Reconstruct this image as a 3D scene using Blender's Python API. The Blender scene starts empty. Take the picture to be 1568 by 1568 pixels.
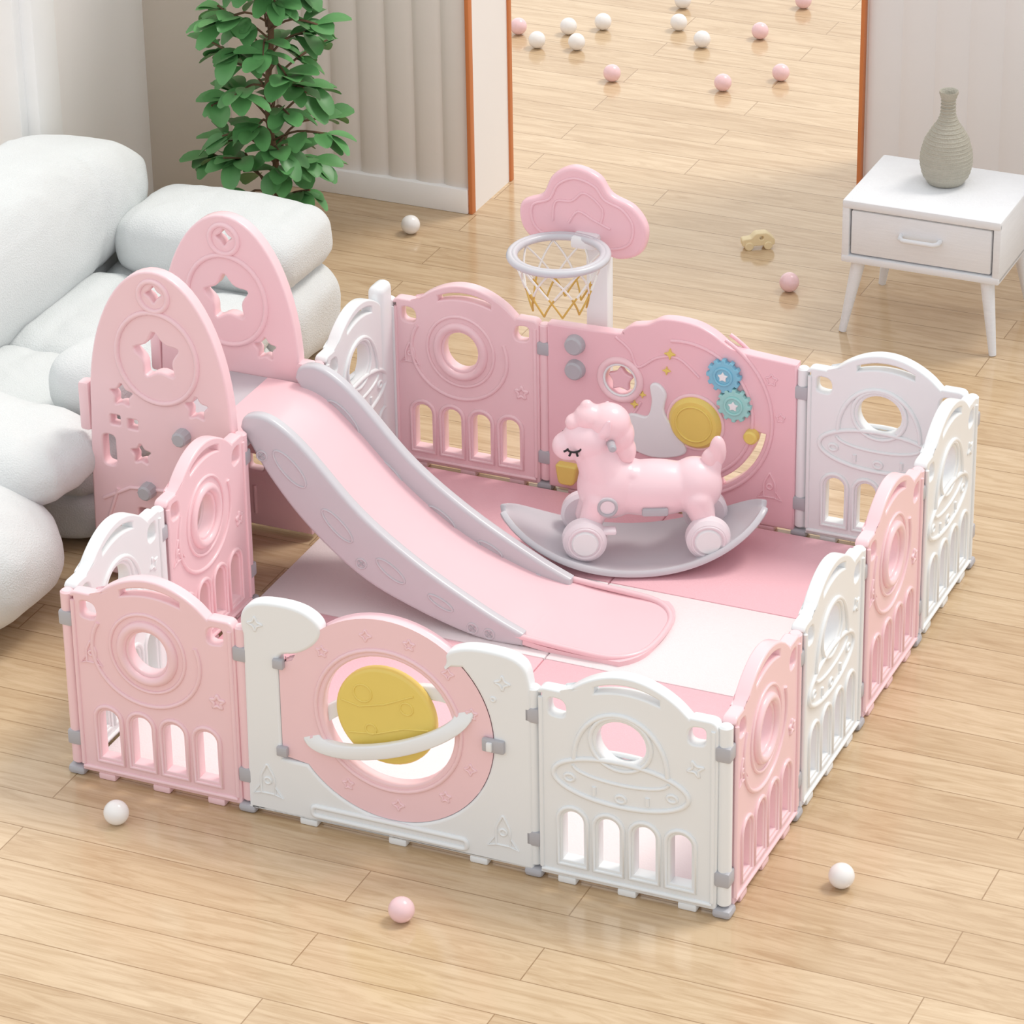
import bpy, bmesh, math, random
from math import sin, cos, pi, radians, sqrt
from mathutils import Matrix, Vector, noise
random.seed(7)
S = 0.5            # one playpen panel = 0.5 m
scn = bpy.context.scene
COL = scn.collection

# ------------------------------------------------------------------ materials
def lin(c):
    c = c/255.0
    return c/12.92 if c <= .04045 else ((c+.055)/1.055)**2.4
def rgb(*c): return (lin(c[0]), lin(c[1]), lin(c[2]), 1)

def pmat(name, col, rough=.4, var=.03, vscale=6, bump=0, bscale=60, spec=.5, sheen=0, stretch=None, coat=0):
    m = bpy.data.materials.new(name); m.use_nodes = True
    nt = m.node_tree; N = nt.nodes; L = nt.links
    b = N['Principled BSDF']
    b.inputs['Roughness'].default_value = rough
    b.inputs['Specular IOR Level'].default_value = spec
    if sheen: b.inputs['Sheen Weight'].default_value = sheen
    if coat: b.inputs['Coat Weight'].default_value = coat; b.inputs['Coat Roughness'].default_value = .15
    tc = N.new('ShaderNodeTexCoord'); mp = N.new('ShaderNodeMapping')
    if stretch: mp.inputs['Scale'].default_value = stretch
    L.new(tc.outputs['Object'], mp.inputs['Vector'])
    n = N.new('ShaderNodeTexNoise'); n.inputs['Scale'].default_value = vscale; n.inputs['Detail'].default_value = 3
    L.new(mp.outputs[0], n.inputs['Vector'])
    mix = N.new('ShaderNodeMix'); mix.data_type = 'RGBA'
    c = rgb(*col)
    mix.inputs[6].default_value = tuple(min(1, v*(1-var)) for v in c[:3])+(1,)
    mix.inputs[7].default_value = tuple(min(1, v*(1+var)) for v in c[:3])+(1,)
    L.new(n.outputs['Fac'], mix.inputs[0]); L.new(mix.outputs[2], b.inputs['Base Color'])
    if bump:
        n2 = N.new('ShaderNodeTexNoise'); n2.inputs['Scale'].default_value = bscale; n2.inputs['Detail'].default_value = 3
        L.new(mp.outputs[0], n2.inputs['Vector'])
        bp = N.new('ShaderNodeBump'); bp.inputs['Strength'].default_value = bump; bp.inputs['Distance'].default_value = .01
        L.new(n2.outputs['Fac'], bp.inputs['Height']); L.new(bp.outputs[0], b.inputs['Normal'])
    return m

M_pink  = pmat('plastic_pink', (245,209,214), .3, .015, coat=.2)
M_pink2 = pmat('plastic_rose', (242,197,205), .3, .015, coat=.2)
M_white = pmat('plastic_white', (237,240,241), .3, .01, coat=.2)
M_grey  = pmat('plastic_grey', (182,182,187), .4)
M_rail  = pmat('slide_rail_grey', (203,202,207), .32, .015, coat=.2)
M_deck  = pmat('slide_deck_pink', (243,203,209), .28, .01, coat=.25)
M_yel   = pmat('plastic_yellow', (234,210,112), .32)
M_blue  = pmat('gear_blue', (130,196,220), .35)
M_teal  = pmat('gear_teal', (160,216,212), .35)
M_matp  = pmat('mat_pink', (240,190,198), .5, .02, 3, .15, 90)
M_matw  = pmat('mat_white', (240,230,231), .5, .02, 3, .15, 90)
M_sofa  = pmat('sofa_boucle_white', (222,226,226), .9, .02, 4, .4, 110, .15, .2)
M_wallL = pmat('wall_paint_white', (247,244,241), .8, .015, 2)
M_wallT = pmat('wall_shade_tan', (212,201,188), .8, .02, 2)  # shade on the return wall, put into its colour as a darker tan
M_rib   = pmat('ribbed_panel_cream', (232,226,219), .7, .02, 2)
M_ribR  = pmat('ribbed_panel_white', (238,235,234), .7, .02, 2)
M_org   = pmat('trim_copper', (212,128,74), .45)
M_frame = pmat('window_frame_white', (250,250,249), .5)
M_stand = pmat('whitewashed_wood', (236,238,241), .5, .05, 3, .3, 30, .3, 0, (2,2,30))
M_vase  = pmat('stoneware_beige', (182,178,164), .7, .08, 25, .5, 90)
M_leaf  = pmat('leaf_green', (94,152,90), .4, .4, 5, 0, 60, .5)
M_trunk = pmat('bark_brown', (110,84,62), .8, .2, 20, .4, 60)
M_pot   = pmat('pot_ceramic', (214,210,204), .5)
M_soil  = pmat('soil', (70,52,40), .95, .3, 30, .5, 60)
M_black = pmat('ink_black', (30,26,30), .5)
M_horse = pmat('rocker_toy_pink', (245,215,221), .32, .01, coat=.2)
M_wheel = pmat('wheel_pearl', (234,224,229), .35)
M_wood  = pmat('toy_maple', (236,218,176), .5, .08, 8, 0, 60, .4, 0, (1,8,8))
M_net   = pmat('net_cord_white', (240,238,232), .7)
M_netY  = pmat('net_cord_gold', (214,176,90), .6)
M_ballw = pmat('ball_white', (240,238,236), .25, .01, coat=.3)
M_ballp = pmat('ball_pink', (240,204,208), .25, .01, coat=.3)

def floor_mat():
    m = bpy.data.materials.new('oak_plank_floor'); m.use_nodes = True
    nt = m.node_tree; N = nt.nodes; L = nt.links; b = N['Principled BSDF']
    tc = N.new('ShaderNodeTexCoord')
    br = N.new('ShaderNodeTexBrick')
    br.inputs['Scale'].default_value = 1; br.inputs['Brick Width'].default_value = 2.9
    br.inputs['Row Height'].default_value = .30; br.inputs['Mortar Size'].default_value = .004
    br.inputs['Mortar Smooth'].default_value = .4; br.inputs['Bias'].default_value = 0
    br.offset = .37; br.offset_frequency = 2
    br.inputs['Color1'].default_value = rgb(202,176,142); br.inputs['Color2'].default_value = rgb(214,190,157)
    br.inputs['Mortar'].default_value = rgb(166,138,104)
    L.new(tc.outputs['Object'], br.inputs['Vector'])
    mp = N.new('ShaderNodeMapping'); mp.inputs['Scale'].default_value = (.8, 8, 1)
    L.new(tc.outputs['Object'], mp.inputs['Vector'])
    # per-plank random shift of the grain
    add = N.new('ShaderNodeVectorMath'); add.operation = 'ADD'
    sc = N.new('ShaderNodeVectorMath'); sc.operation = 'SCALE'; sc.inputs['Scale'].default_value = 40
    L.new(br.outputs['Color'], sc.inputs[0]); L.new(mp.outputs[0], add.inputs[0]); L.new(sc.outputs[0], add.inputs[1])
    n = N.new('ShaderNodeTexNoise'); n.inputs['Scale'].default_value = 1.7; n.inputs['Detail'].default_value = 8; n.inputs['Distortion'].default_value = 1.6; n.inputs['Roughness'].default_value = .65
    L.new(add.outputs[0], n.inputs['Vector'])
    cr = N.new('ShaderNodeValToRGB')
    cr.color_ramp.elements[0].position = .32; cr.color_ramp.elements[0].color = (.72,.64,.55,1)
    cr.color_ramp.elements[1].position = .60; cr.color_ramp.elements[1].color = (1,1,1,1)
    L.new(n.outputs['Fac'], cr.inputs[0])
    mx = N.new('ShaderNodeMix'); mx.data_type = 'RGBA'; mx.blend_type = 'MULTIPLY'; mx.inputs[0].default_value = .85
    L.new(br.outputs['Color'], mx.inputs[6]); L.new(cr.outputs[0], mx.inputs[7])
    L.new(mx.outputs[2], b.inputs['Base Color'])
    b.inputs['Roughness'].default_value = .14; b.inputs['Specular IOR Level'].default_value = .6
    bp = N.new('ShaderNodeBump'); bp.inputs['Strength'].default_value = .2; bp.inputs['Distance'].default_value = .01; bp.invert = True
    L.new(br.outputs['Fac'], bp.inputs['Height']); L.new(bp.outputs[0], b.inputs['Normal'])
    return m
M_floor = floor_mat()

# ------------------------------------------------------------------ mesh helpers
def ev(data, mods=()):
    o = bpy.data.objects.new('tmp', data); COL.objects.link(o)
    for t, kw in mods:
        md = o.modifiers.new(t, t)
        for k, v in kw.items(): setattr(md, k, v)
    dg = bpy.context.evaluated_depsgraph_get(); dg.update()
    me = bpy.data.meshes.new_from_object(o.evaluated_get(dg))
    bpy.data.objects.remove(o)
    return me
def smooth(me, ang=40):
    me.polygons.foreach_set('use_smooth', [True]*len(me.polygons))
    me.set_sharp_from_angle(angle=radians(ang)); return me
def plate(outer, holes=(), th=.07, bev=.012, res=2):
    cu = bpy.data.curves.new('c', 'CURVE'); cu.dimensions = '2D'; cu.fill_mode = 'BOTH'
    for p in [outer]+list(holes):
        sp = cu.splines.new('POLY'); sp.points.add(len(p)-1)
        for i, (x, z) in enumerate(p): sp.points[i].co = (x, z, 0, 1)
        sp.use_cyclic_u = True
    cu.extrude = th/2-bev; cu.bevel_depth = bev; cu.bevel_resolution = res; cu.offset = -bev
    me = ev(cu); me.transform(Matrix.Rotation(pi/2, 4, 'X'))
    return smooth(me)
def tubes(polys, r, closed=False, res=3):
    cu = bpy.data.curves.new('c', 'CURVE'); cu.dimensions = '3D'
    for p in polys:
        sp = cu.splines.new('POLY'); sp.points.add(len(p)-1)
        for i, c in enumerate(p): sp.points[i].co = (*c, 1)
        sp.use_cyclic_u = closed
    cu.bevel_depth = r; cu.bevel_resolution = res; cu.use_fill_caps = True
    return smooth(ev(cu), 60)
def pyd(v, f): 
    me = bpy.data.meshes.new('m'); me.from_pydata(v, [], f); me.update(); return me
def rbox(cx, cy, cz, sx, sy, sz, b=.012, seg=2):
    bm = bmesh.new(); bmesh.ops.create_cube(bm, size=1)
    for v in bm.verts: v.co = Vector((v.co.x*sx, v.co.y*sy, v.co.z*sz))
    if b: bmesh.ops.bevel(bm, geom=bm.edges[:], offset=b, segments=seg, affect='EDGES', profile=.5)
    me = bpy.data.meshes.new('m'); bm.to_mesh(me); bm.free()
    me.transform(Matrix.Translation((cx, cy, cz))); return smooth(me)
def lathe(prof, seg=32, ang=35):
    v = []; f = []
    for (r, z) in prof:
        for k in range(seg): a = 2*pi*k/seg; v.append((r*cos(a), r*sin(a), z))
    for i in range(len(prof)-1):
        for k in range(seg):
            k2 = (k+1) % seg
            f.append((i*seg+k, i*seg+k2, (i+1)*seg+k2, (i+1)*seg+k))
    f.append(tuple(reversed(range(seg)))); n = (len(prof)-1)*seg; f.append(tuple(range(n, n+seg)))
    return smooth(pyd(v, f), ang)
def cyl(p0, p1, r0, r1=None, seg=24, b=.01):
    r1 = r0 if r1 is None else r1
    p0 = Vector(p0); p1 = Vector(p1); h = (p1-p0).length
    me = lathe([(r0-b, 0), (r0, b), (r1, h-b), (r1-b, h)], seg)
    me.transform(Matrix.Translation(p0) @ (p1-p0).to_track_quat('Z', 'Y').to_matrix().to_4x4()); return me
def spw(v, e): return math.copysign(abs(v)**e, v)
def puff(c, a, e1=.6, e2=.6, seams=(), ax=0, nu=56, nv=28, wr=.0, depth=.07, sw=.05):
    v = []; f = []
    for j in range(nv+1):
        th = -pi/2+pi*j/nv
        for i in range(nu):
            ph = 2*pi*i/nu
            p = [spw(cos(th), e1)*spw(cos(ph), e2), spw(cos(th), e1)*spw(sin(ph), e2), spw(sin(th), e1)]
            q = p[ax]*a[ax]
            k = 1
            for s in seams: k -= depth*math.exp(-abs((q-s)/sw)**1.3)
            w = [p[0]*a[0], p[1]*a[1], p[2]*a[2]]
            for d in range(3):
                if d != ax: w[d] *= k
            vv = Vector(w)+Vector(c)
            if wr:
                nn = noise.noise(vv*2.2)*wr-abs(noise.noise(Vector((vv.x*5, vv.y*5, vv.z*3))))*wr*.7+noise.noise(vv*11)*wr*.12
                vv += Vector(p).normalized()*nn
            v.append(vv)
    for j in range(nv):
        for i in range(nu):
            i2 = (i+1) % nu
            f.append((j*nu+i, j*nu+i2, (j+1)*nu+i2, (j+1)*nu+i))
    me = pyd(v, f)
    bm = bmesh.new(); bm.from_mesh(me); bmesh.ops.remove_doubles(bm, verts=bm.verts, dist=1e-4); bm.to_mesh(me); bm.free()
    return smooth(me, 180)
def ell(c, a, n=20): return puff(c, a, 1, 1, nu=n*2, nv=n)
def torus(c, R, r, axis='Y', sx=1, sz=1, n=48):
    pts = []
    for i in range(n):
        t = 2*pi*i/n
        if axis == 'Y': pts.append((c[0]+R*cos(t)*sx, c[1], c[2]+R*sin(t)*sz))
        else: pts.append((c[0]+R*cos(t)*sx, c[1]+R*sin(t)*sz, c[2]))
    return tubes([pts], r, True)

class B:
    def __init__(s): s.bm = bmesh.new(); s.m = []
    def add(s, me, mat, M=None):
        me = me.copy()
        if M is not None: me.transform(M)
        if mat not in s.m: s.m.append(mat)
        me.polygons.foreach_set('material_index', [s.m.index(mat)]*len(me.polygons))
        s.bm.from_mesh(me); return s
    def mesh(s, name):
        me = bpy.data.meshes.new(name); s.bm.to_mesh(me); s.bm.free()
        for m in s.m: me.materials.append(m)
        return me
    def obj(s, name, parent=None, loc=(0,0,0), rz=0):
        return place(s.mesh(name), name, parent, loc, rz)
def place(me, name, parent=None, loc=(0,0,0), rz=0):
    o = bpy.data.objects.new(name, me); COL.objects.link(o)
    o.location = loc; o.rotation_euler = (0, 0, rz)
    if parent: o.parent = parent
    return o
def empty(name, loc=(0,0,0), rz=0):
    o = bpy.data.objects.new(name, None); COL.objects.link(o); o.location = loc; o.rotation_euler = (0,0,rz); o.empty_display_size = .2
    return o

# 2D shapes
def circ(cx, cz, r, n=28, rz=None, rot=0):
    rz = r if rz is None else rz
    return [(cx+r*cos(2*pi*i/n)*cos(rot)-rz*sin(2*pi*i/n)*sin(rot), cz+r*cos(2*pi*i/n)*sin(rot)+rz*sin(2*pi*i/n)*cos(rot)) for i in range(n)]
def rpoly(pts, n=6):
    out = []; m = len(pts)
    for i in range(m):
        p = pts[i]; r = p[2] if len(p) > 2 else 0
        P = Vector(p[:2]); A = Vector(pts[i-1][:2]); Q = Vector(pts[(i+1) % m][:2])
        if r <= 0: out.append((P.x, P.y)); continue
        da = (A-P); db = (Q-P)
        ra = min(r, da.length*.49); rb = min(r, db.length*.49)
        a = P+da.normalized()*ra; b = P+db.normalized()*rb
        for k in range(n+1):
            t = k/n; q = a*(1-t)**2+P*2*t*(1-t)+b*t*t; out.append((q.x, q.y))
    return out
def rrect(x0, z0, x1, z1, r, n=5): return rpoly([(x0, z0, r), (x1, z0, r), (x1, z1, r), (x0, z1, r)], n)
def star(cx, cz, r, k=.5, n=5, rot=0, rnd=.25):
    p = []
    for i in range(2*n):
        a = pi/2+rot+pi*i/n; q = r if i % 2 == 0 else r*k
        p.append((cx+q*cos(a), cz+q*sin(a), r*rnd))
    return rpoly(p, 3)
def arcslot(cx, cz, r0, r1, a0, a1, n=14):
    p = [(cx+r1*cos(a0+(a1-a0)*i/n), cz+r1*sin(a0+(a1-a0)*i/n)) for i in range(n+1)]
    p += [(cx+r0*cos(a1+(a0-a1)*i/n), cz+r0*sin(a1+(a0-a1)*i/n)) for i in range(n+1)]
    return p
def cr(pts, n=6, closed=False):
    out = []; m = len(pts)
    rng = range(m) if closed else range(m-1)
    for i in rng:
        if closed: P = [Vector(pts[(i+k-1) % m]) for k in range(4)]
        else: P = [Vector(pts[max(0, min(m-1, i+k-1))]) for k in range(4)]
        for k in range(n):
            t = k/n
            out.append(tuple(.5*((2*P[1])+(-P[0]+P[2])*t+(2*P[0]-5*P[1]+4*P[2]-P[3])*t*t+(-P[0]+3*P[1]-3*P[2]+P[3])*t**3)))
    if not closed: out.append(tuple(pts[-1]))
    return out
TH = .075
def rel(b, mat, polys, r=.007, closed=True, sides=(-1, 1), th=TH):
    for s in sides:
        b.add(tubes([[(x, s*th/2, z) for x, z in p] for p in polys], r, closed, 2), mat)

# ------------------------------------------------------------------ room
def box_obj(name, x0, x1, y0, y1, z0, z1, mat, b=0, parent=None):
    bb = B(); bb.add(rbox((x0+x1)/2, (y0+y1)/2, (z0+z1)/2, x1-x0, y1-y0, z1-z0, b), mat); return bb.obj(name, parent)
place(pyd([(-14,-12,0),(18,-12,0),(18,30,0),(-14,30,0)], [(0,1,2,3)]), 'floor').data.materials.append(M_floor)
WH = 5.2
def ribs(x0, x1, y, z0, z1, per, dep):
    v = []; f = []; xs = []
    n = int(round((x1-x0)/per)); per = (x1-x0)/n
    for i in range(n):
        for k in range(9):
            t = k/8; xs.append((x0+(i+t)*per, y-dep*sqrt(max(0, sin(pi*t)))*(1-.35*t)))
    for x, yy in xs: v += [(x, yy, z0), (x, yy, z1)]
    for i in range(len(xs)-1): f.append((2*i, 2*i+2, 2*i+3, 2*i+1))
    return smooth(pyd(v, f), 50)
XL = -3.25
box_obj('wall_left', XL-.25, XL, 5.50, 6.86, 0, WH, M_wallL)
bb = B()
bb.add(rbox(XL-.06, 5.36, WH/2, .38, .30, WH, .03), M_frame)
bb.add(rbox(XL-.04, 5.17, WH/2, .16, .09, WH, .01), M_frame)
bb.add(rbox(XL-.1, 2.7, WH/2, .12, .1, WH, .01), M_frame)
bb.add(rbox(XL-.1, .3, WH/2, .3, .16, WH, .01), M_frame)
bb.add(rbox(XL-.1, 2.7, WH-.08, .3, 4.9, .16, .01), M_frame)
bb.add(rbox(XL-.1, 2.7, .05, .3, 4.9, .1, .01), M_frame)
bb.obj('window_1')
box_obj('wall_left_return', XL-.25, -2.6, 6.86, 7.7, 0, WH, M_wallT)
bb = B(); bb.add(ribs(-2.6, -1.12, 7.54, .17, WH, .21, .035), M_rib)
bb.add(rbox((-2.6-1.10)/2, 7.86, WH/2, 1.5, .62, WH, 0), M_wallL); bb.obj('wall_back')
box_obj('baseboard_back', -2.6, -1.13, 7.48, 7.54, 0, .18, M_frame, .008)
box_obj('trim_1', -1.128, -1.098, 7.49, 7.55, 0, WH, M_org, .004)
box_obj('trim_2', -1.11, -1.085, 8.13, 8.18, 0, WH, M_org, .004)
bb = B(); bb.add(ribs(1.25, 6.3, 8.97, .0, WH, .24, .022), M_ribR)
bb.add(rbox(3.76, 9.28, WH/2, 5.08, .6, WH, 0), M_wallL); bb.obj('wall_right')
box_obj('trim_3', 1.205, 1.232, 8.92, 9.0, 0, WH, M_org, .004)

# ------------------------------------------------------------------ playpen
pen = empty('playpen')
D1 = .971
def bump(u):
    t = (u-.19)/.62
    if t <= 0 or t >= 1: return 1.10
    return 1.10+.145*sin(pi*t)**.75
def outline_panel():
    p = rpoly([(.03, .035, .02), (.97, .035, .02), (.975, 1.06, .03), (.955, 1.10, .03), (.83, 1.10, .01)])
    p += [(.80-.60*i/24, bump(.80-.60*i/24)) for i in range(25)]
    p += rpoly([(.17, 1.10, .01), (.045, 1.10, .03), (.025, 1.06, .03)])
    return p
def slot_top():
    n = 12; up = []; lo = []
    for i in range(n+1):
        u = .33+.34*i/n; zz = bump(u)
        up.append((u, zz-.047)); lo.append((u, zz-.08-.01*sin(pi*i/n)))
    return up+lo[::-1]
WC = (.215, .405, .595, .785)
def windows():
    return [[(c-.055, .14), (c+.055, .14)]+[(c+.055*cos(pi*k/10), .37+.055*sin(pi*k/10)) for k in range(11)] for c in WC]
def winframes():
    return [[(c-.078, .115), (c+.078, .115)]+[(c+.078*cos(pi*k/10), .375+.078*sin(pi*k/10)) for k in range(11)] for c in WC]
def rocket_icon(cx, cz, s):
    return [rpoly([(cx-.035*s, cz-.05*s), (cx+.035*s, cz-.05*s), (cx+.035*s, cz+.04*s, .02*s), (cx, cz+.11*s, .01*s), (cx-.035*s, cz+.04*s, .02*s)]),
            circ(cx, cz+.02*s, .017*s, 12), [(cx-.04*s, cz-.01*s), (cx-.075*s, cz-.06*s), (cx-.035*s, cz-.05*s)], [(cx+.04*s, cz-.01*s), (cx+.075*s, cz-.06*s), (cx+.035*s, cz-.05*s)]]
def make_panel(kind, mat, name):
    b = B()
    holes = windows()+[slot_top(), rpoly([(.09, .96, .03), (.185, .95, .05), (.18, 1.05, .05), (.09, 1.055, .03)]), rpoly([(.815, .95, .05), (.91, .96, .03), (.91, 1.055, .03), (.82, 1.05, .05)])]
    if kind == 'A':
        holes += [circ(.47, .82, .11, 32, .12)]
        b.add(plate(outline_panel(), holes, TH, .01), mat)
        for s in (-1, 1):
            b.add(torus((.47, s*TH/2, .82), .15, .026, 'Y', 1, 1.08), mat)
        rel(b, mat, [circ(.47, .82, .215, 40, .225)], .010)
        rel(b, mat, [[(.46+.31*cos(radians(a)), .80+.29*sin(radians(a))) for a in range(150, 385, 8)]], .012, False)
        rel(b, mat, rocket_icon(.14, .74, .8), .008)
        rel(b, mat, [star(.86, .62, .045, .4, 5)], .010)
    else:
        holes += [circ(.47, .87, .13, 32, .12)]
        b.add(plate(outline_panel(), holes, TH, .01), mat)
        rel(b, mat, [circ(.47, .87, .16, 32, .15)], .012)
        dome = [(.47+.245*cos(pi*k/20), .74+.29*sin(pi*k/20)) for k in range(21)]
        rel(b, mat, [dome], .014, False)
        rel(b, mat, [circ(.47, .64, .355, 48, .125)], .014)
        rel(b, mat, [[(.47+.25*cos(radians(a)), .70+.06*sin(radians(a))) for a in range(180, 361, 10)]], .010, False)
        for k, (x, z) in enumerate([(.20, .625), (.33, .575), (.47, .56), (.61, .575), (.74, .625)]):
            if k % 2 == 0:
                rel(b, mat, [circ(x, z, .026, 14, .02)], .009)
            else:
                rel(b, mat, [[(x, z-.02), (x, z+.025)]], .012, False)
        rel(b, mat, [star(.86, .82, .05, .3, 4, .4)], .008)
    rel(b, mat, winframes(), .012)
    for s in (-1, 1):
        b.add(tubes([[(.05, s*TH/2, .08), (.05, s*TH/2, 1.05)], [(.95, s*TH/2, .08), (.95, s*TH/2, 1.05)], [(.05, s*TH/2, .065), (.95, s*TH/2, .065)]], .012), mat)
    for u in (.18, .5, .82): b.add(rbox(u, 0, .02, .1, .08, .04, .01), mat)
    return b.mesh(name)
PA = make_panel('A', M_pink, 'panel_planet_pink')
PB = make_panel('B', M_white, 'panel_ufo_white')
X0, X3, YB = 0., 3.6, 3.885
place(PA, 'front_panel_pink', pen, (0, 0, 0))
place(PB, 'front_panel_white', pen, (2.6, 0, 0))
place(PA, 'rear_panel_pink', pen, (0.0, YB, 0))
place(PB, 'rear_panel_white', pen, (2.6, YB, 0))
for i, me in enumerate((PA, PB, PA, PB)):
    o = place(me, 'side_panel_right_%d' % (i+1), pen, (X3, i*D1, 0), pi/2); o.scale = (D1, 1, 1)
for i, me in ((0, PB), (1, PA), (3, PB)):
    o = place(me, 'side_panel_left_%d' % (i+1), pen, (0, i*D1, 0), pi/2); o.scale = (D1, 1, 1)

# gate
b = B()
gc = (1.82, .72); R = .575
fr = rpoly([(1.0, .035, .02), (2.6, .035, .02), (2.6, 1.08, .12), (2.56, 1.24, .14), (2.28, 1.25, .12), (2.14, 1.19, .06), (2.15, 1.12, .03)], 8)
a0 = radians(44); a1 = -(pi-math.asin(.35/.575))
fr += [(gc[0]+R*cos(a0+(a1-a0)*i/40), gc[1]+R*sin(a0+(a1-a0)*i/40)) for i in range(41)]
fr += rpoly([(1.22, .37), (1.22, .98, .05), (1.34, 1.0, .08), (1.46, 1.1, .08), (1.47, 1.2, .08), (1.34, 1.275, .12), (1.08, 1.26, .12), (1.0, 1.15, .1)], 8)
b.add(plate(fr, [], .085, .018, 3), M_white)
rel(b, M_white, [rrect(1.38, .075, 2.24, .13, .025)], .014, th=.085)
rel(b, M_white, rocket_icon(1.13, .2, 1.1)+rocket_icon(2.44, .2, 1.1), .007, th=.085)
rel(b, M_white, [star(1.1, 1.13, .045, .35, 4), star(2.45, 1.08, .045, .35, 4), circ(2.4, .98, .012, 8)], .007, th=.085)
b.add(rbox(2.40, -.05, .72, .12, .03, .075, .01), M_grey); b.add(rbox(2.385, -.07, .72, .03, .02, .05, .006), M_white)
for z in (.93, .42): b.add(rbox(1.225, -.045, z, .06, .035, .055, .008), M_grey)
for x in (1.35, 1.85, 2.3): b.add(rbox(x, 0, .02, .1, .08, .04, .01), M_white)
b.obj('gate_frame', pen)
b = B(); R2 = .56
aa = radians(180-24); ab = radians(180+37)
dr = [(gc[0]+R2*cos(aa-(2*pi-(ab-aa))*i/60), gc[1]+R2*sin(aa-(2*pi-(ab-aa))*i/60)) for i in range(61)]
dr += rpoly([(1.235, dr[-1][1], .02), (1.235, dr[0][1], .03)])
b.add(plate(dr, [circ(gc[0], gc[1], .36, 48)], .07, .014), M_pink)
rel(b, M_pink, [circ(gc[0], gc[1], .40, 48)], .012, th=.07)
rel(b, M_pink, [star(gc[0]+.48*cos(t), gc[1]+.48*sin(t), .035, .4, 4 if i % 2 else 5) for i, t in enumerate([.3, .8, 1.3, 1.8, 2.4, 3.6, 4.2, 4.8, 5.4, 5.9])], .006, th=.07)
b.add(plate(circ(1.80, .735, .275, 48), [], .055, .02, 3), M_yel)
rel(b, M_yel, [circ(1.68, .85, .05, 14), circ(1.92, .81, .035, 14), circ(1.72, .65, .03, 12)], .005, th=.055)
rel(b, M_yel, [[(1.56, .79), (1.66, .77), (1.8, .81), (1.96, .89)], [(1.6, .61), (1.75, .63), (1.9, .69), (2.04, .71)]], .005, False, th=.055)
v = []; f = []; n = 64; tl = radians(21)
for i in range(n):
    t = 2*pi*i/n
    for (ra, rb, dy) in ((.51, .165, -.022), (.51, .165, .022), (.40, .085, .022), (.40, .085, -.022)):
        x = ra*cos(t); z = rb*sin(t)
        yy = .066*sin(t)+dy
        v.append((1.81+x*cos(tl)-z*sin(tl), yy-.012, .705+x*sin(tl)+z*cos(tl)))
for i in range(n):
    j = (i+1) % n
    for k in range(4): f.append((4*i+k, 4*j+k, 4*j+(k+1) % 4, 4*i+(k+1) % 4))
me = ev(pyd(v, f), [('BEVEL', dict(width=.01, segments=2))]); b.add(smooth(me, 50), M_white)
b.obj('gate_door', pen)

# joints
b = B()
js = [(0,0),(1,0),(2.6,0),(3.6,0),(3.6,D1),(3.6,2*D1),(3.6,3*D1),(3.6,YB),(2.6,YB),(1.0,YB),(0,YB),(0,D1),(0,2*D1),(0,3*D1)]
cols = [M_pink, M_pink, M_white, M_white, M_pink, M_white, M_pink, M_white, M_white, M_pink, M_white, M_white, M_pink, M_pink]
for (x, y), m in zip(js, cols):
    b.add(cyl((x, y, .06), (x, y, 1.08), .036), m)
    for z in (.93, .22): b.add(rbox(x, y, z, .08, .085, .085, .012), M_grey)
    b.add(rbox(x, y, .025, .10, .10, .05, .02), M_grey)
b.add(rbox(0, 3.75, .64, .10, .17, 1.18, .045, 4), M_white)
b.obj('hinge_joints', pen)

# activity board
b = B()
top = cr([(2.57, 1.10), (2.25, 1.12), (2.16, 1.14), (2.05, 1.21), (1.93, 1.25), (1.76, 1.25), (1.66, 1.20), (1.56, 1.175), (1.50, 1.13), (1.46, 1.11), (1.03, 1.10)], 5)
out = [(1.03, .04), (2.57, .04)]+top
ac = (1.88, .70)
H = [arcslot(ac[0], ac[1], .47, .515, radians(-62), radians(-8)), circ(1.49, .82, .095, 24), arcslot(ac[0], ac[1], .40, .44, radians(-160), radians(-130))]
b.add(plate(out, H, .08, .01), M_pink2)
F = -.04
arc = lambda r, a, c, n=30: [(ac[0]+r*cos(radians(a+(c-a)*i/n)), ac[1]+r*sin(radians(a+(c-a)*i/n))) for i in range(n+1)]
rel(b, M_pink2, [arc(.55, -75, 62), arc(.43, -75, 100)], .012, False, (-1, 1), .08)
rel(b, M_pink2, [cr([(1.46, 1.09), (1.55, 1.02), (1.6, .92), (1.72, 1.0), (1.85, 1.02), (1.98, .92)], 5), cr([(1.30, .5), (1.42, .62), (1.55, .6), (1.62, .7)], 5)], .009, False, (-1,), .08)
for z in (1.0, .84): b.add(cyl((1.21, F+.01, z), (1.21, F-.05, z), .062, .056), M_grey)
b.add(torus((1.49, F, .82), .125, .022), M_pink); b.add(plate(star(1.49, .82, .09, .55), [], .04, .01), M_pink2, Matrix.Translation((0, -.02, 0)))
rel(b, M_white, [circ(1.49, .82, .1, 24)], .008, True, (-1,), .09)
b.add(cyl((1.96, F+.01, .63), (1.96, F-.035, .63), .165, .155, 40, .015), M_yel); b.add(torus((1.96, F, .63), .17, .012), M_pink)
rel(b, M_yel, [circ(1.96, .63, .11, 30)], .006, True, (-1,), .15)
def gear(cx, cz, r, m):
    p = []
    for i in range(12):
        a = 2*pi*i/12
        for da, q in ((-.16, .84), (-.1, 1), (.1, 1), (.16, .84)): p.append((cx+q*r*cos(a+da), cz+q*r*sin(a+da)))
    b.add(plate(p, [circ(cx, cz, r*.16, 12)], .04, .006), m, Matrix.Translation((0, F-.02, 0)))
    b.add(torus((cx, F-.042, cz), r*.5, .008), m)
    b.add(plate(star(cx, cz, r*.34, .5), [], .02, .004), M_white, Matrix.Translation((0, F-.04, 0)))
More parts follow.
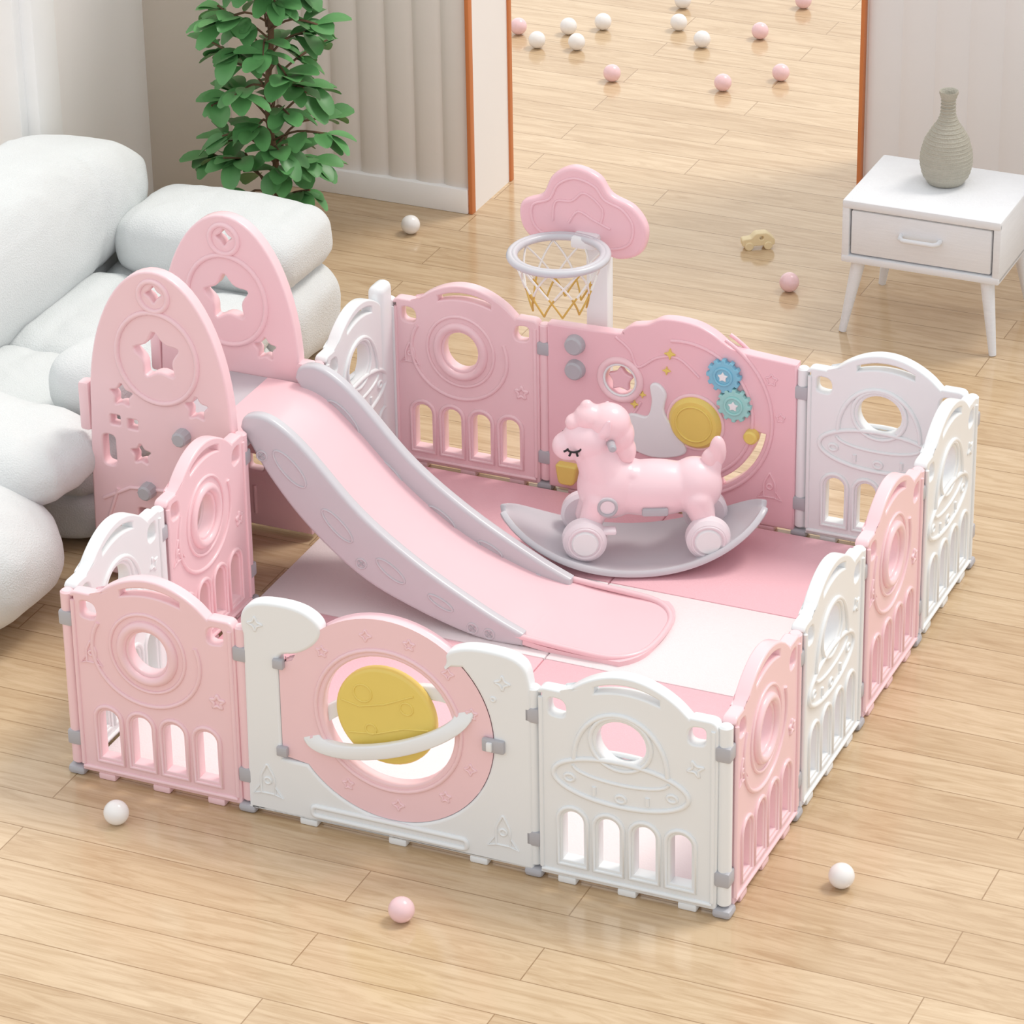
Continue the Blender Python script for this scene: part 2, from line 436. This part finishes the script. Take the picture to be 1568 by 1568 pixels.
gear(2.14, .97, .105, M_blue); gear(2.205, .795, .105, M_teal)
b.add(cyl((2.31, F+.01, .61), (2.31, F-.05, .61), .045, .042), M_yel)
b.add(plate(rpoly([(1.09, .22, .02), (1.23, .22, .02), (1.21, .09, .03), (1.11, .09, .03)]), [], .07, .012), M_yel, Matrix.Translation((0, F-.02, 0)))
fig = cr([(1.52, .42), (1.5, .55), (1.56, .62), (1.66, .62), (1.69, .72), (1.68, .82), (1.73, .84), (1.78, .78), (1.77, .66), (1.86, .54), (1.9, .42), (1.7, .36)], 5, True)
b.add(plate(fig, [], .03, .01), M_white, Matrix.Translation((0, F-.005, 0)))
for (x, z, r) in ((1.80, 1.04, .04), (1.78, .93, .03), (1.58, .68, .03), (1.62, .58, .035), (1.63, .75, .025)):
    b.add(plate(star(x, z, r, .35, 4), [], .02, .004), M_yel, Matrix.Translation((0, F-.002, 0)))
rel(b, M_pink2, rocket_icon(2.42, .28, 1), .007, True, (-1,), .08)
rel(b, M_pink2, [star(2.42, .98, .04, .5), star(2.48, .75, .03, .5)], .006, True, (-1,), .08)
for x in (1.2, 1.8, 2.4): b.add(rbox(x, 0, .02, .1, .08, .04, .01), M_pink2)
b.obj('activity_board', pen, (0, YB, 0))

# ------------------------------------------------------------------ play mat
b = B()
for i, m in enumerate((M_matw, M_matp, M_matw, M_matp)):
    y0 = .06+i*.9375
    for (xa, xb) in ((.05, 1.815), (1.819, 3.55)):
        b.add(rbox((xa+xb)/2, y0+.4675, .02, xb-xa, .934, .04, .01), m)
b.obj('play_mat')

# ------------------------------------------------------------------ slide with rocket climbing tower
sl = empty('toddler_slide')
YN, YF = 2.03, 2.71
topc = [(-.03, 1.08), (.0, 1.15), (.10, 1.175), (.22, 1.13), (.38, 1.0), (.69, .68), (1.04, .43), (1.43, .22), (1.66, .12)]
botc = [(1.66, .045), (1.38, .045), (.99, .15), (.67, .29), (.36, .54), (.14, .80), (.02, 1.0)]
rail = cr(topc, 6)+cr(botc, 6)
def rail_mesh():
    b = B(); b.add(plate(rail, [], .075, .022, 3), M_rail)
    for (x, z) in ((.10, .93), (.69, .37), (1.36, .1), (1.46, .085)):
        for s in (-1, 1):
            b.add(torus((x, s*.0375, z), .03, .006, n=16), M_rail)
            b.add(tubes([[(x-.018, s*.038, z-.018), (x+.018, s*.038, z+.018)], [(x-.018, s*.038, z+.018), (x+.018, s*.038, z-.018)]], .005), M_grey)
    rel(b, M_rail, [circ(.27, .88, .13, 24, .05, radians(-46)), circ(.55, .58, .12, 24, .04, radians(-44)), circ(.87, .36, .1, 20, .035, radians(-35)), circ(1.17, .22, .08, 20, .025, radians(-26))], .007, th=.075)
    return b.mesh('slide_rail')
rm = rail_mesh()
place(rm, 'rail_near', sl, (0, YN, 0)); place(rm, 'rail_far', sl, (0, YF, 0))
dk = cr([(-.22, 1.035), (-.06, 1.035), (.08, 1.02), (.2, .96), (.36, .82), (.67, .52), (1.02, .28), (1.41, .13), (1.66, .085)], 8)
tail = cr([(1.66, .085), (1.85, .068), (2.1, .062), (2.34, .068)], 8)
def strip(path, y0, y1, th, crown=.0, narrow=None):
    v = []; f = []; ny = 16
    n = len(path)
    for i, (x, z) in enumerate(path):
        for k in range(ny+1):
            t = k/ny; yy = y0+(y1-y0)*t; xx = x
            if narrow: xx, yy = narrow(x, yy, t)
            v.append((xx, yy, z-crown*sin(pi*t)))
    for i in range(n-1):
        for k in range(ny): f.append((i*(ny+1)+k, (i+1)*(ny+1)+k, (i+1)*(ny+1)+k+1, i*(ny+1)+k+1))
    return smooth(ev(pyd(v, f), [('SOLIDIFY', dict(thickness=th, offset=-1))]), 50)
b = B()
b.add(strip(dk, YN, YF, .035), M_deck)
def nar(x, y, t):
    e = abs(2*t-1)
    return (1.66+(x-1.66)*(1-.16*e**4), y)
b.add(strip(tail, YN-.03, YF+.03, .03, 0, nar), M_deck)
ya, yb = YN-.02, YF+.02
rim = [(1.62, ya, .10), (1.8, ya, .088), (2.0, ya, .078), (2.12, ya+.005, .072), (2.2, ya+.03, .068), (2.27, ya+.09, .064), (2.315, ya+.18, .06), (2.33, ya+.3, .058)]
rim2 = [(x, ya+yb-y, z) for x, y, z in rim]
b.add(tubes([cr(rim+rim2[::-1], 4)], .018, False, 4), M_deck)
b.add(rbox(2.0, (YN+YF)/2, .022, .4, .5, .044, .01), M_deck)
b.obj('slide_deck', sl)
def rocket_outline():
    n = 16; left = []
    for i in range(n+1):
        a = pi*.5*i/n
        left.append((-.48-.445*cos(a), 1.08+.90*sin(a)))
    right = [(-.96-x, z) for x, z in left[::-1]]
    return [(-.96, .04), (-.945, .7)]+left+right[1:]+[(-.015, .7), (.0, .04)]
def make_rocket():
    b = B()
    cx = -.48
    H = [star(cx, 1.47, .165, .52, 5, .1), star(cx, 1.845, .055, .5, 4), star(-.72, 1.19, .08, .5), star(-.25, 1.19, .08, .5), rrect(-.86, .74, -.78, .93, .035),
         rrect(-.80, 1.0, -.74, 1.06, .01), rrect(-.69, .99, -.63, 1.05, .01), star(-.62, .84, .07, .5), rrect(-.18, .74, -.10, .93, .035), rrect(-.66, .40, -.56, .50, .02), rrect(-.40, .40, -.30, .50, .02), star(cx, .24, .08, .5)]
    b.add(plate(rocket_outline(), H, .08, .012), M_pink)
    rel(b, M_pink, [circ(cx, 1.46, .25, 40, .275), circ(cx, 1.835, .09, 24)], .016, True, (-1, 1), .08)
    rel(b, M_pink, [[(-.88, .52), (-.7, .62), (-.48, .64), (-.26, .62), (-.08, .52)], [(-.86, .38), (-.78, .6)], [(-.10, .38), (-.18, .6)], [(-.6, .12), (-.6, .3)], [(-.36, .12), (-.36, .3)]], .012, False, (-1, 1), .08)
    b.add(rbox(-.965, 0, 1.08, .07, .09, .3, .02), M_pink)
    return b
b = make_rocket()
for (x, z) in ((-.34, 1.01), (-.58, .63)):
    b.add(cyl((x, -.03, z), (x, -.11, z), .05, .045, 10), M_grey)
b.obj('rocket_side_near', sl, (0, 1.95, 0))
b = make_rocket(); b.add(rbox(-.01, 0, 1.02, .1, .09, .24, .02), M_pink)
b.obj('rocket_side_far', sl, (0, 2.79, 0))
b = B()
ym = 2.37
b.add(rbox(-.24, ym, .99, .50, .76, .06, .015), M_rail)
b.add(rbox(-.60, ym, .68, .24, .76, .05, .015), M_pink); b.add(rbox(-.80, ym, .36, .24, .76, .05, .015), M_pink)
b.add(rbox(-.49, ym, .83, .03, .76, .30, .01), M_pink); b.add(rbox(-.71, ym, .51, .03, .76, .30, .01), M_pink); b.add(rbox(-.91, ym, .19, .03, .76, .34, .01), M_pink)
b.obj('tower_steps', sl)

# ------------------------------------------------------------------ basketball hoop
hp = empty('basketball_hoop')
b = B()
HY = 4.05
cloud = [(x, z-.04) for x, z in cr([(.80,1.66), (.80,1.80), (.93,1.87), (1.0,2.0), (1.13,2.07), (1.28,2.03), (1.36,1.93), (1.50,1.87), (1.58,1.75), (1.55,1.60), (1.42,1.535), (1.30,1.56), (1.18,1.60), (1.0,1.60), (.88,1.58)], 6, True)]
b.add(plate(cloud, [], .07, .022, 3), M_pink2)
cx, cz = 1.18, 1.75
rel(b, M_pink2, [[(cx+(x-cx)*.8, cz+(z-cz)*.76) for x, z in cloud]], .009, True, (-1,), .07)
rel(b, M_pink2, [cr([(1.0,1.68), (1.02,1.80), (1.12,1.82), (1.2,1.88), (1.31,1.80), (1.3,1.70)], 6), cr([(1.1,1.68), (1.16,1.76), (1.26,1.72), (1.36,1.68)], 6)], .008, False, (-1,), .07)
b.obj('backboard', hp, (0, HY, 0))
b = B()
b.add(rbox(1.27, HY+.02, .83, .14, .1, 1.56, .02), M_white); b.add(rbox(1.27, HY+.12, .03, .5, .36, .06, .02), M_white)
b.add(rbox(1.22, HY-.06, 1.60, .16, .12, .08, .02), M_white)
b.obj('pole', hp)
b = B()
rc = (1.17, 3.70, 1.62)
for rr in (.28, .257): b.add(torus(rc, rr, .022, 'Z'), M_rail)
b.obj('rim', hp)
b = B()
pr = lambda t: .257-.12*t+.02*t*t
P1 = []; P2 = []
for k in range(9):
    for sgn in (-1, 1):
        pl = []
        for i in range(13):
            t = i/12; a = 2*pi*k/9+sgn*t*2*pi/9*1.5
            pl.append((rc[0]+pr(t)*cos(a), rc[1]+pr(t)*sin(a), rc[2]-.02-.31*t))
        P1.append(pl[:8]); P2.append(pl[7:])
b.add(tubes(P1, .0065, False, 1), M_net); b.add(tubes(P2, .006, False, 1), M_netY)
b.obj('net', hp)

# ------------------------------------------------------------------ ride-on rocking unicorn
hs = empty('rocking_unicorn_toy', (1.81, 3.22, .035), .419)
def fuse(parts, vox=.011, it=6):
    b = B()
    for p in parts: b.add(p, M_horse)
    me = b.mesh('f'); me = ev(me, [('REMESH', dict(mode='VOXEL', voxel_size=vox)), ('SMOOTH', dict(iterations=it, factor=.5))])
    me.materials.clear(); return smooth(me, 180)
def cap(p0, p1, r0, r1):
    p0 = Vector(p0); p1 = Vector(p1); n = 7; out = []
    for i in range(n):
        t = i/(n-1); r = r0+(r1-r0)*t; out.append(ell(p0.lerp(p1, t), (r, r, r), 8))
    return out
parts = [ell((.12,0,.44), (.34,.16,.165)), ell((.36,0,.45), (.16,.15,.17)), ell((-.12,0,.46), (.19,.16,.20))]
parts += cap((-.14,0,.52), (-.22,0,.72), .15, .12)
parts += [ell((-.24,0,.76), (.15,.135,.13)), ell((-.355,0,.715), (.095,.095,.083))]
for s in (-1, 1):
    parts += cap((-.19, s*.09, .40), (-.26, s*.11, .22), .085, .06)
    parts += cap((.37, s*.09, .40), (.43, s*.11, .22), .09, .06)
    parts += cap((-.15, s*.10, .84), (-.13, s*.125, .92), .035, .015)
parts += cap((.45,0,.52), (.48,0,.62), .06, .045)+[ell((.0,0,.56), (.07,.11,.05))]
b = B(); b.add(fuse(parts), M_horse)
mane = [ell((-.13,0,.85), (.13,.12,.12)), ell((-.24,0,.89), (.085,.09,.085)), ell((-.07,0,.78), (.09,.09,.11)), ell((-.04,0,.68), (.07,.07,.09)), ell((-.25,0,.955), (.04,.04,.045)), ell((-.32,0,.86), (.055,.065,.05))]
b.add(fuse(mane, .011, 3), M_pink)
b.add(fuse([ell((.49,0,.66), (.05,.045,.10)), ell((.45,0,.61), (.055,.05,.07))], .01, 3), M_pink)
b.obj('body', hs)
b = B()
for x in (-.27, .43):
    for s in (-1, 1):
        y0, y1 = s*.13, s*.225
        b.add(cyl((x, y0, .20), (x, y1, .20), .13, .125, 36, .02), M_wheel)
        b.add(torus((x, y1, .20), .092, .008), M_wheel); b.add(cyl((x, y1-s*.01, .20), (x, y1+s*.012, .20), .08, .075, 28, .006), M_white)
    b.add(cyl((x, -.13, .20), (x, .13, .20), .03), M_grey)
b.obj('wheels', hs)
b = B()
for s in (-1, 1):
    b.add(cyl((-.12, s*.08, .77), (-.11, s*.19, .78), .025, .023), M_grey)
    b.add(cyl((-.14, s*.13, .405), (-.14, s*.172, .40), .062, .056, 28, .01), M_wheel)
    b.add(torus((-.14, s*.17, .40), .05, .009), M_grey)
    b.add(rbox(.13, s*.155, .36, .15, .025, .05, .012), M_grey)
    b.add(rbox(-.15, s*.17, .255, .12, .07, .03, .012), M_wheel)
b.obj('handle_and_trim', hs)
b = B()
for s in (-1, 1):
    e = [(-.325+.038*cos(pi+pi*i/8), s*.122, .755+.024*sin(pi+pi*i/8)) for i in range(9)]
    L = [e]+[[(-.325+.038*cos(a), s*.122, .755+.024*sin(a)), (-.325+.063*cos(a), s*.128, .755+.05*sin(a))] for a in (pi*1.1, pi*1.35, pi*1.6)]
    b.add(tubes(L, .0065, False, 2), M_black)
b.obj('eyelashes', hs)
v = []; f = []; ns = 44; nt = 14; RR = 1.05
for i in range(ns+1):
    s = -1+2*i/ns; ph = s*.77
    w = .30*max(.02, (1-abs(s)**2.6))**.55
    for k in range(nt+1):
        t = -1+2*k/nt
        v.append((RR*sin(ph)+.015, w*t, RR*(1-cos(ph))*.92+.03*t**4+.03))
for i in range(ns):
    for k in range(nt): f.append((i*(nt+1)+k, (i+1)*(nt+1)+k, (i+1)*(nt+1)+k+1, i*(nt+1)+k+1))
me = ev(pyd(v, f), [('SOLIDIFY', dict(thickness=.04, offset=-1)), ('BEVEL', dict(width=.012, segments=2))])
b = B(); b.add(smooth(me, 40), M_rail)
b.obj('rocker_base', hs)

# ------------------------------------------------------------------ nightstand + vase
b = B()
nx0, nx1, ny0, ny1, nz0, nz1 = 1.88, 2.93, 6.62, 7.44, .49, .92
cxn, cyn = (nx0+nx1)/2, (ny0+ny1)/2
b.add(rbox(cxn, cyn, nz1-.03, nx1-nx0, ny1-ny0, .06, .015), M_stand)
b.add(rbox(cxn, cyn, nz0+.025, nx1-nx0, ny1-ny0, .05, .012), M_stand)
for x in (nx0+.025, nx1-.025): b.add(rbox(x, cyn, (nz0+nz1)/2, .05, ny1-ny0-.01, nz1-nz0-.02, .01), M_stand)
b.add(rbox(cxn, ny1-.03, (nz0+nz1)/2, nx1-nx0-.02, .04, nz1-nz0-.04, .008), M_stand)
b.add(rbox(cxn, ny0+.035, (nz0+nz1)/2-.003, nx1-nx0-.12, .05, nz1-nz0-.13, .012), M_stand)
b.add(rbox(cxn, cyn, (nz0+nz1)/2, nx1-nx0-.14, ny1-ny0-.1, .25, .012), M_stand)
hz = (nz0+nz1)/2+.015
b.add(tubes([[(cxn-.13, ny0+.01, hz+.01), (cxn-.125, ny0-.03, hz+.005), (cxn-.1, ny0-.045, hz), (cxn+.1, ny0-.045, hz), (cxn+.125, ny0-.03, hz+.005), (cxn+.13, ny0+.01, hz+.01)]], .016), M_stand)
for x, sx in ((nx0+.1, -1), (nx1-.1, 1)):
    for y, sy in ((ny0+.08, -1), (ny1-.08, 1)):
        b.add(cyl((x+sx*.08, y+sy*.07, 0), (x, y, nz0+.01), .024, .047, 20, .004), M_stand)
b.obj('nightstand')
b = B()
b.add(lathe([(.085,0),(.12,.01),(.15,.06),(.168,.14),(.165,.21),(.14,.30),(.10,.37),(.065,.42),(.048,.47),(.042,.53),(.045,.57),(.062,.61),(.060,.625),(.05,.62),(.035,.57),(.03,.5)], 48, 60), M_vase)
pts = [(0,.1),(.06,.15),(.14,.168),(.21,.165),(.30,.14),(.37,.10),(.42,.065),(.47,.048),(.57,.045),(.62,.06)]
for i in range(24):
    z = .03+i*.024
    for (za, ra), (zb, rb) in zip(pts, pts[1:]):
        if za <= z <= zb: r = ra+(rb-ra)*(z-za)/(zb-za)
    b.add(torus((0,0,z), r-.001, .005, 'Z', n=36), M_vase)
b.obj('ceramic_vase', None, (2.40, 7.13, .92))

# ------------------------------------------------------------------ sofa
so = empty('modular_sofa')
def sp(name, c, a, **k):
    b = B(); b.add(puff(c, a, **k), M_sofa); b.obj(name, so)
sp('backrest', (-2.70, 2.80, .97), (.46, 2.5, .54), e1=.85, e2=.32, seams=(-1.4, -.4, .7, 1.7), ax=1, wr=.03, nu=220, nv=70, depth=.03, sw=.04)
sp('backrest_base', (-2.78, 2.75, .35), (.40, 2.5, .34), e1=.5, e2=.3, seams=(-1.4, -.4, .7, 1.7), ax=1, wr=.02, nu=120, nv=40)
for i, yc in enumerate((2.75, 3.95)):
    sp('seat_cushion_%d' % (i+1), (-1.80, yc, .46), (.76, .64, .22), e1=.6, e2=.4, seams=(-.3, .3), ax=0, wr=.03, nu=120, nv=50, depth=.06, sw=.045)
    sp('seat_base_%d' % (i+1), (-1.80, yc, .18), (.74, .62, .2), e1=.5, e2=.35, wr=.02, nu=80, nv=30)
sp('arm_far_top', (-1.68, 4.95, .76), (.64, .43, .25), e1=.65, e2=.4, seams=(-.1, .42), ax=0, wr=.03, nu=130, nv=56, depth=.05, sw=.04)
sp('arm_far_base', (-1.72, 4.92, .30), (.75, .43, .34), e1=.6, e2=.4, seams=(-.1, .5), ax=0, wr=.03, nu=130, nv=56, depth=.05, sw=.04)
sp('arm_near_top', (-1.80, 1.80, .74), (.88, .48, .27), e1=.85, e2=.6, seams=(-.2, .4), ax=0, wr=.03, nu=130, nv=56, depth=.04, sw=.045)
sp('arm_near_base', (-1.72, 1.14, .42), (.88, .58, .44), e1=.85, e2=.65, wr=.03, nu=130, nv=56)
sp('arm_pillow', (-1.26, 2.60, .90), (.26, .30, .22), e1=.8, e2=.7, wr=.02, nu=90, nv=44)

# ------------------------------------------------------------------ plant
pl = empty('potted_fiddle_leaf_fig', (-1.93, 6.15, 0))
b = B()
b.add(lathe([(.17,0),(.19,.02),(.25,.36),(.255,.38),(.235,.38),(.225,.34),(.02,.335)], 40), M_pot)
b.add(lathe([(.22,.32),(.22,.345),(.02,.35)], 32), M_soil)
b.obj('pot', pl)
stems = []
trunk = cr([(0,0,.3), (.02,.01,.7), (-.02,.0,1.2), (.02,.02,1.7), (0,0,2.35)], 6)
leaves = []
def leaf(p, d, up, L, W):
    d = d.normalized(); side = d.cross(up)
    if side.length < 1e-3: side = Vector((1,0,0))
    side.normalize(); nrm = side.cross(d).normalized()
    rows = []
    for i in range(8):
        t = i/7; w = W*(sin(pi*min(1, t*.93+.04))**.6)*(.55+.6*t) if 0 < i < 7 else (.008 if i == 0 else .04)
        c = p+d*(L*t)-nrm*(L*.28*t*t)
        rows.append([c-side*w*.5+nrm*w*.16, c-nrm*0, c+side*w*.5+nrm*w*.16])
    leaves.append(rows)
for k in range(50):
    z = .56+1.78*k/49; a = k*2.4+random.uniform(-.3, .3)
    R = random.uniform(.24, .52)*(1.0 if z < 1.9 else .8)
    z0 = z-.1
    e = Vector((R*cos(a), R*sin(a), z+random.uniform(-.04, .14)))
    m = Vector((R*.45*cos(a), R*.45*sin(a), z0+.12))
    st = Vector((0, 0, z0))
    stems.append([tuple(q) for q in cr([tuple(st), tuple(m), tuple(e)], 4)])
    for j in range(random.randint(5, 7)):
        t = random.uniform(.45, 1); base = m.lerp(e, (t-.45)/.55)
        aa = a+random.uniform(-1.5, 1.5) if j else a
        d = Vector((cos(aa), sin(aa), random.uniform(-.45, .5)))
        leaf(base, d, Vector((0,0,1))+Vector((random.uniform(-.3,.3), random.uniform(-.3,.3), 0)), random.uniform(.17, .26), random.uniform(.12, .18))
v = []; f = []
for rows in leaves:
    o = len(v)
    for r in rows: v += r
    for i in range(7):
        for k in range(2): f.append((o+i*3+k, o+i*3+k+1, o+(i+1)*3+k+1, o+(i+1)*3+k))
b = B(); b.add(smooth(pyd(v, f), 180), M_leaf); b.obj('foliage', pl)
b = B(); b.add(tubes([trunk], .022), M_trunk); b.add(tubes(stems, .008, False, 1), M_trunk); b.obj('trunk', pl)

# ------------------------------------------------------------------ balls
rb = .066
me_w = puff((0,0,0), (rb,rb,rb), 1, 1, nu=40, nv=20); me_w.materials.append(M_ballw)
me_p = me_w.copy(); me_p.materials.clear(); me_p.materials.append(M_ballp)
W = [(.43,-.39),(4.05,.45),(-1.36,7.04),(-1.96,10.63),(-1.85,10.99),(-1.64,11.18),(-1.66,10.70),(-1.09,11.38),(-.79,11.10),(-1.24,11.85)]
Pk = [(2.16,-.65),(1.37,7.09),(-1.16,10.19),(-.32,10.31),(.01,10.66),(-.44,11.43),(-2.21,10.85),(-.36,12.19),(-.9,13.2)]
for x, y in W: place(me_w, 'plastic_ball', None, (x, y, rb))
for x, y in Pk: place(me_p, 'plastic_ball', None, (x, y, rb))

# small wooden toy car
b = B()
b.add(plate(rpoly([(-.11,.03,.01),(.11,.03,.01),(.115,.08,.02),(.05,.085,.01),(.02,.12,.02),(-.06,.12,.02),(-.115,.07,.02)]), [circ(-.02,.085,.014,14)], .07, .006), M_wood)
for x in (-.065, .065):
    b.add(cyl((x, -.045, .03), (x, .045, .03), .03, .03, 20, .005), M_wood)
b.obj('wooden_toy_car', None, (.93, 7.68, 0), .55+pi)

# ------------------------------------------------------------------ scale to metres
for o in [o for o in scn.objects if o.parent is None]:
    o.location = o.location*S; o.scale = o.scale*S

# ------------------------------------------------------------------ camera
az, pit, roll = .41911, .48116, -.01708
fw = Vector((-sin(az)*cos(pit), cos(az)*cos(pit), -sin(pit)))
r0 = fw.cross(Vector((0,0,1))).normalized(); u0 = r0.cross(fw)
r2 = r0*cos(roll)+u0*sin(roll); u2 = -r0*sin(roll)+u0*cos(roll)
cam = bpy.data.cameras.new('camera'); co = bpy.data.objects.new('camera', cam); COL.objects.link(co)
co.matrix_world = Matrix((( r2.x, u2.x, -fw.x, 9.13183*S), (r2.y, u2.y, -fw.y, -14.88804*S), (r2.z, u2.z, -fw.z, 10.52209*S), (0,0,0,1)))
cam.sensor_width = 36; cam.lens = 36*5906.9/1568; cam.clip_end = 200
scn.camera = co

# ------------------------------------------------------------------ light
sd = Vector((.38, .42, 1.0)).normalized()
sun = bpy.data.lights.new('sun', 'SUN'); sun.energy = 1.55; sun.angle = radians(16); sun.color = (1, .94, .87)
s_o = bpy.data.objects.new('sun', sun); COL.objects.link(s_o); s_o.rotation_euler = sd.to_track_quat('Z', 'Y').to_euler(); s_o.location = sd*8
w = bpy.data.worlds.new('world'); scn.world = w; w.use_nodes = True
nt = w.node_tree; bg = nt.nodes['Background']
tc = nt.nodes.new('ShaderNodeTexCoord'); dp = nt.nodes.new('ShaderNodeVectorMath'); dp.operation = 'DOT_PRODUCT'
dp.inputs[1].default_value = Vector((-.30, .80, .52)).normalized()
rp = nt.nodes.new('ShaderNodeValToRGB')
nt.links.new(tc.outputs['Generated'], dp.inputs[0]); nt.links.new(dp.outputs['Value'], rp.inputs[0]); nt.links.new(rp.outputs[0], bg.inputs[0])
e = rp.color_ramp.elements
e[0].position = 0; e[0].color = (.97,.98,1.0,1)
e[1].position = 1; e[1].color = (1.4,1.37,1.31,1)
m1 = e.new(.75); m1.color = (.95,.95,.96,1)
bg.inputs[1].default_value = 1.0
scn.view_settings.view_transform = 'Standard'
scn.view_settings.look = 'None'
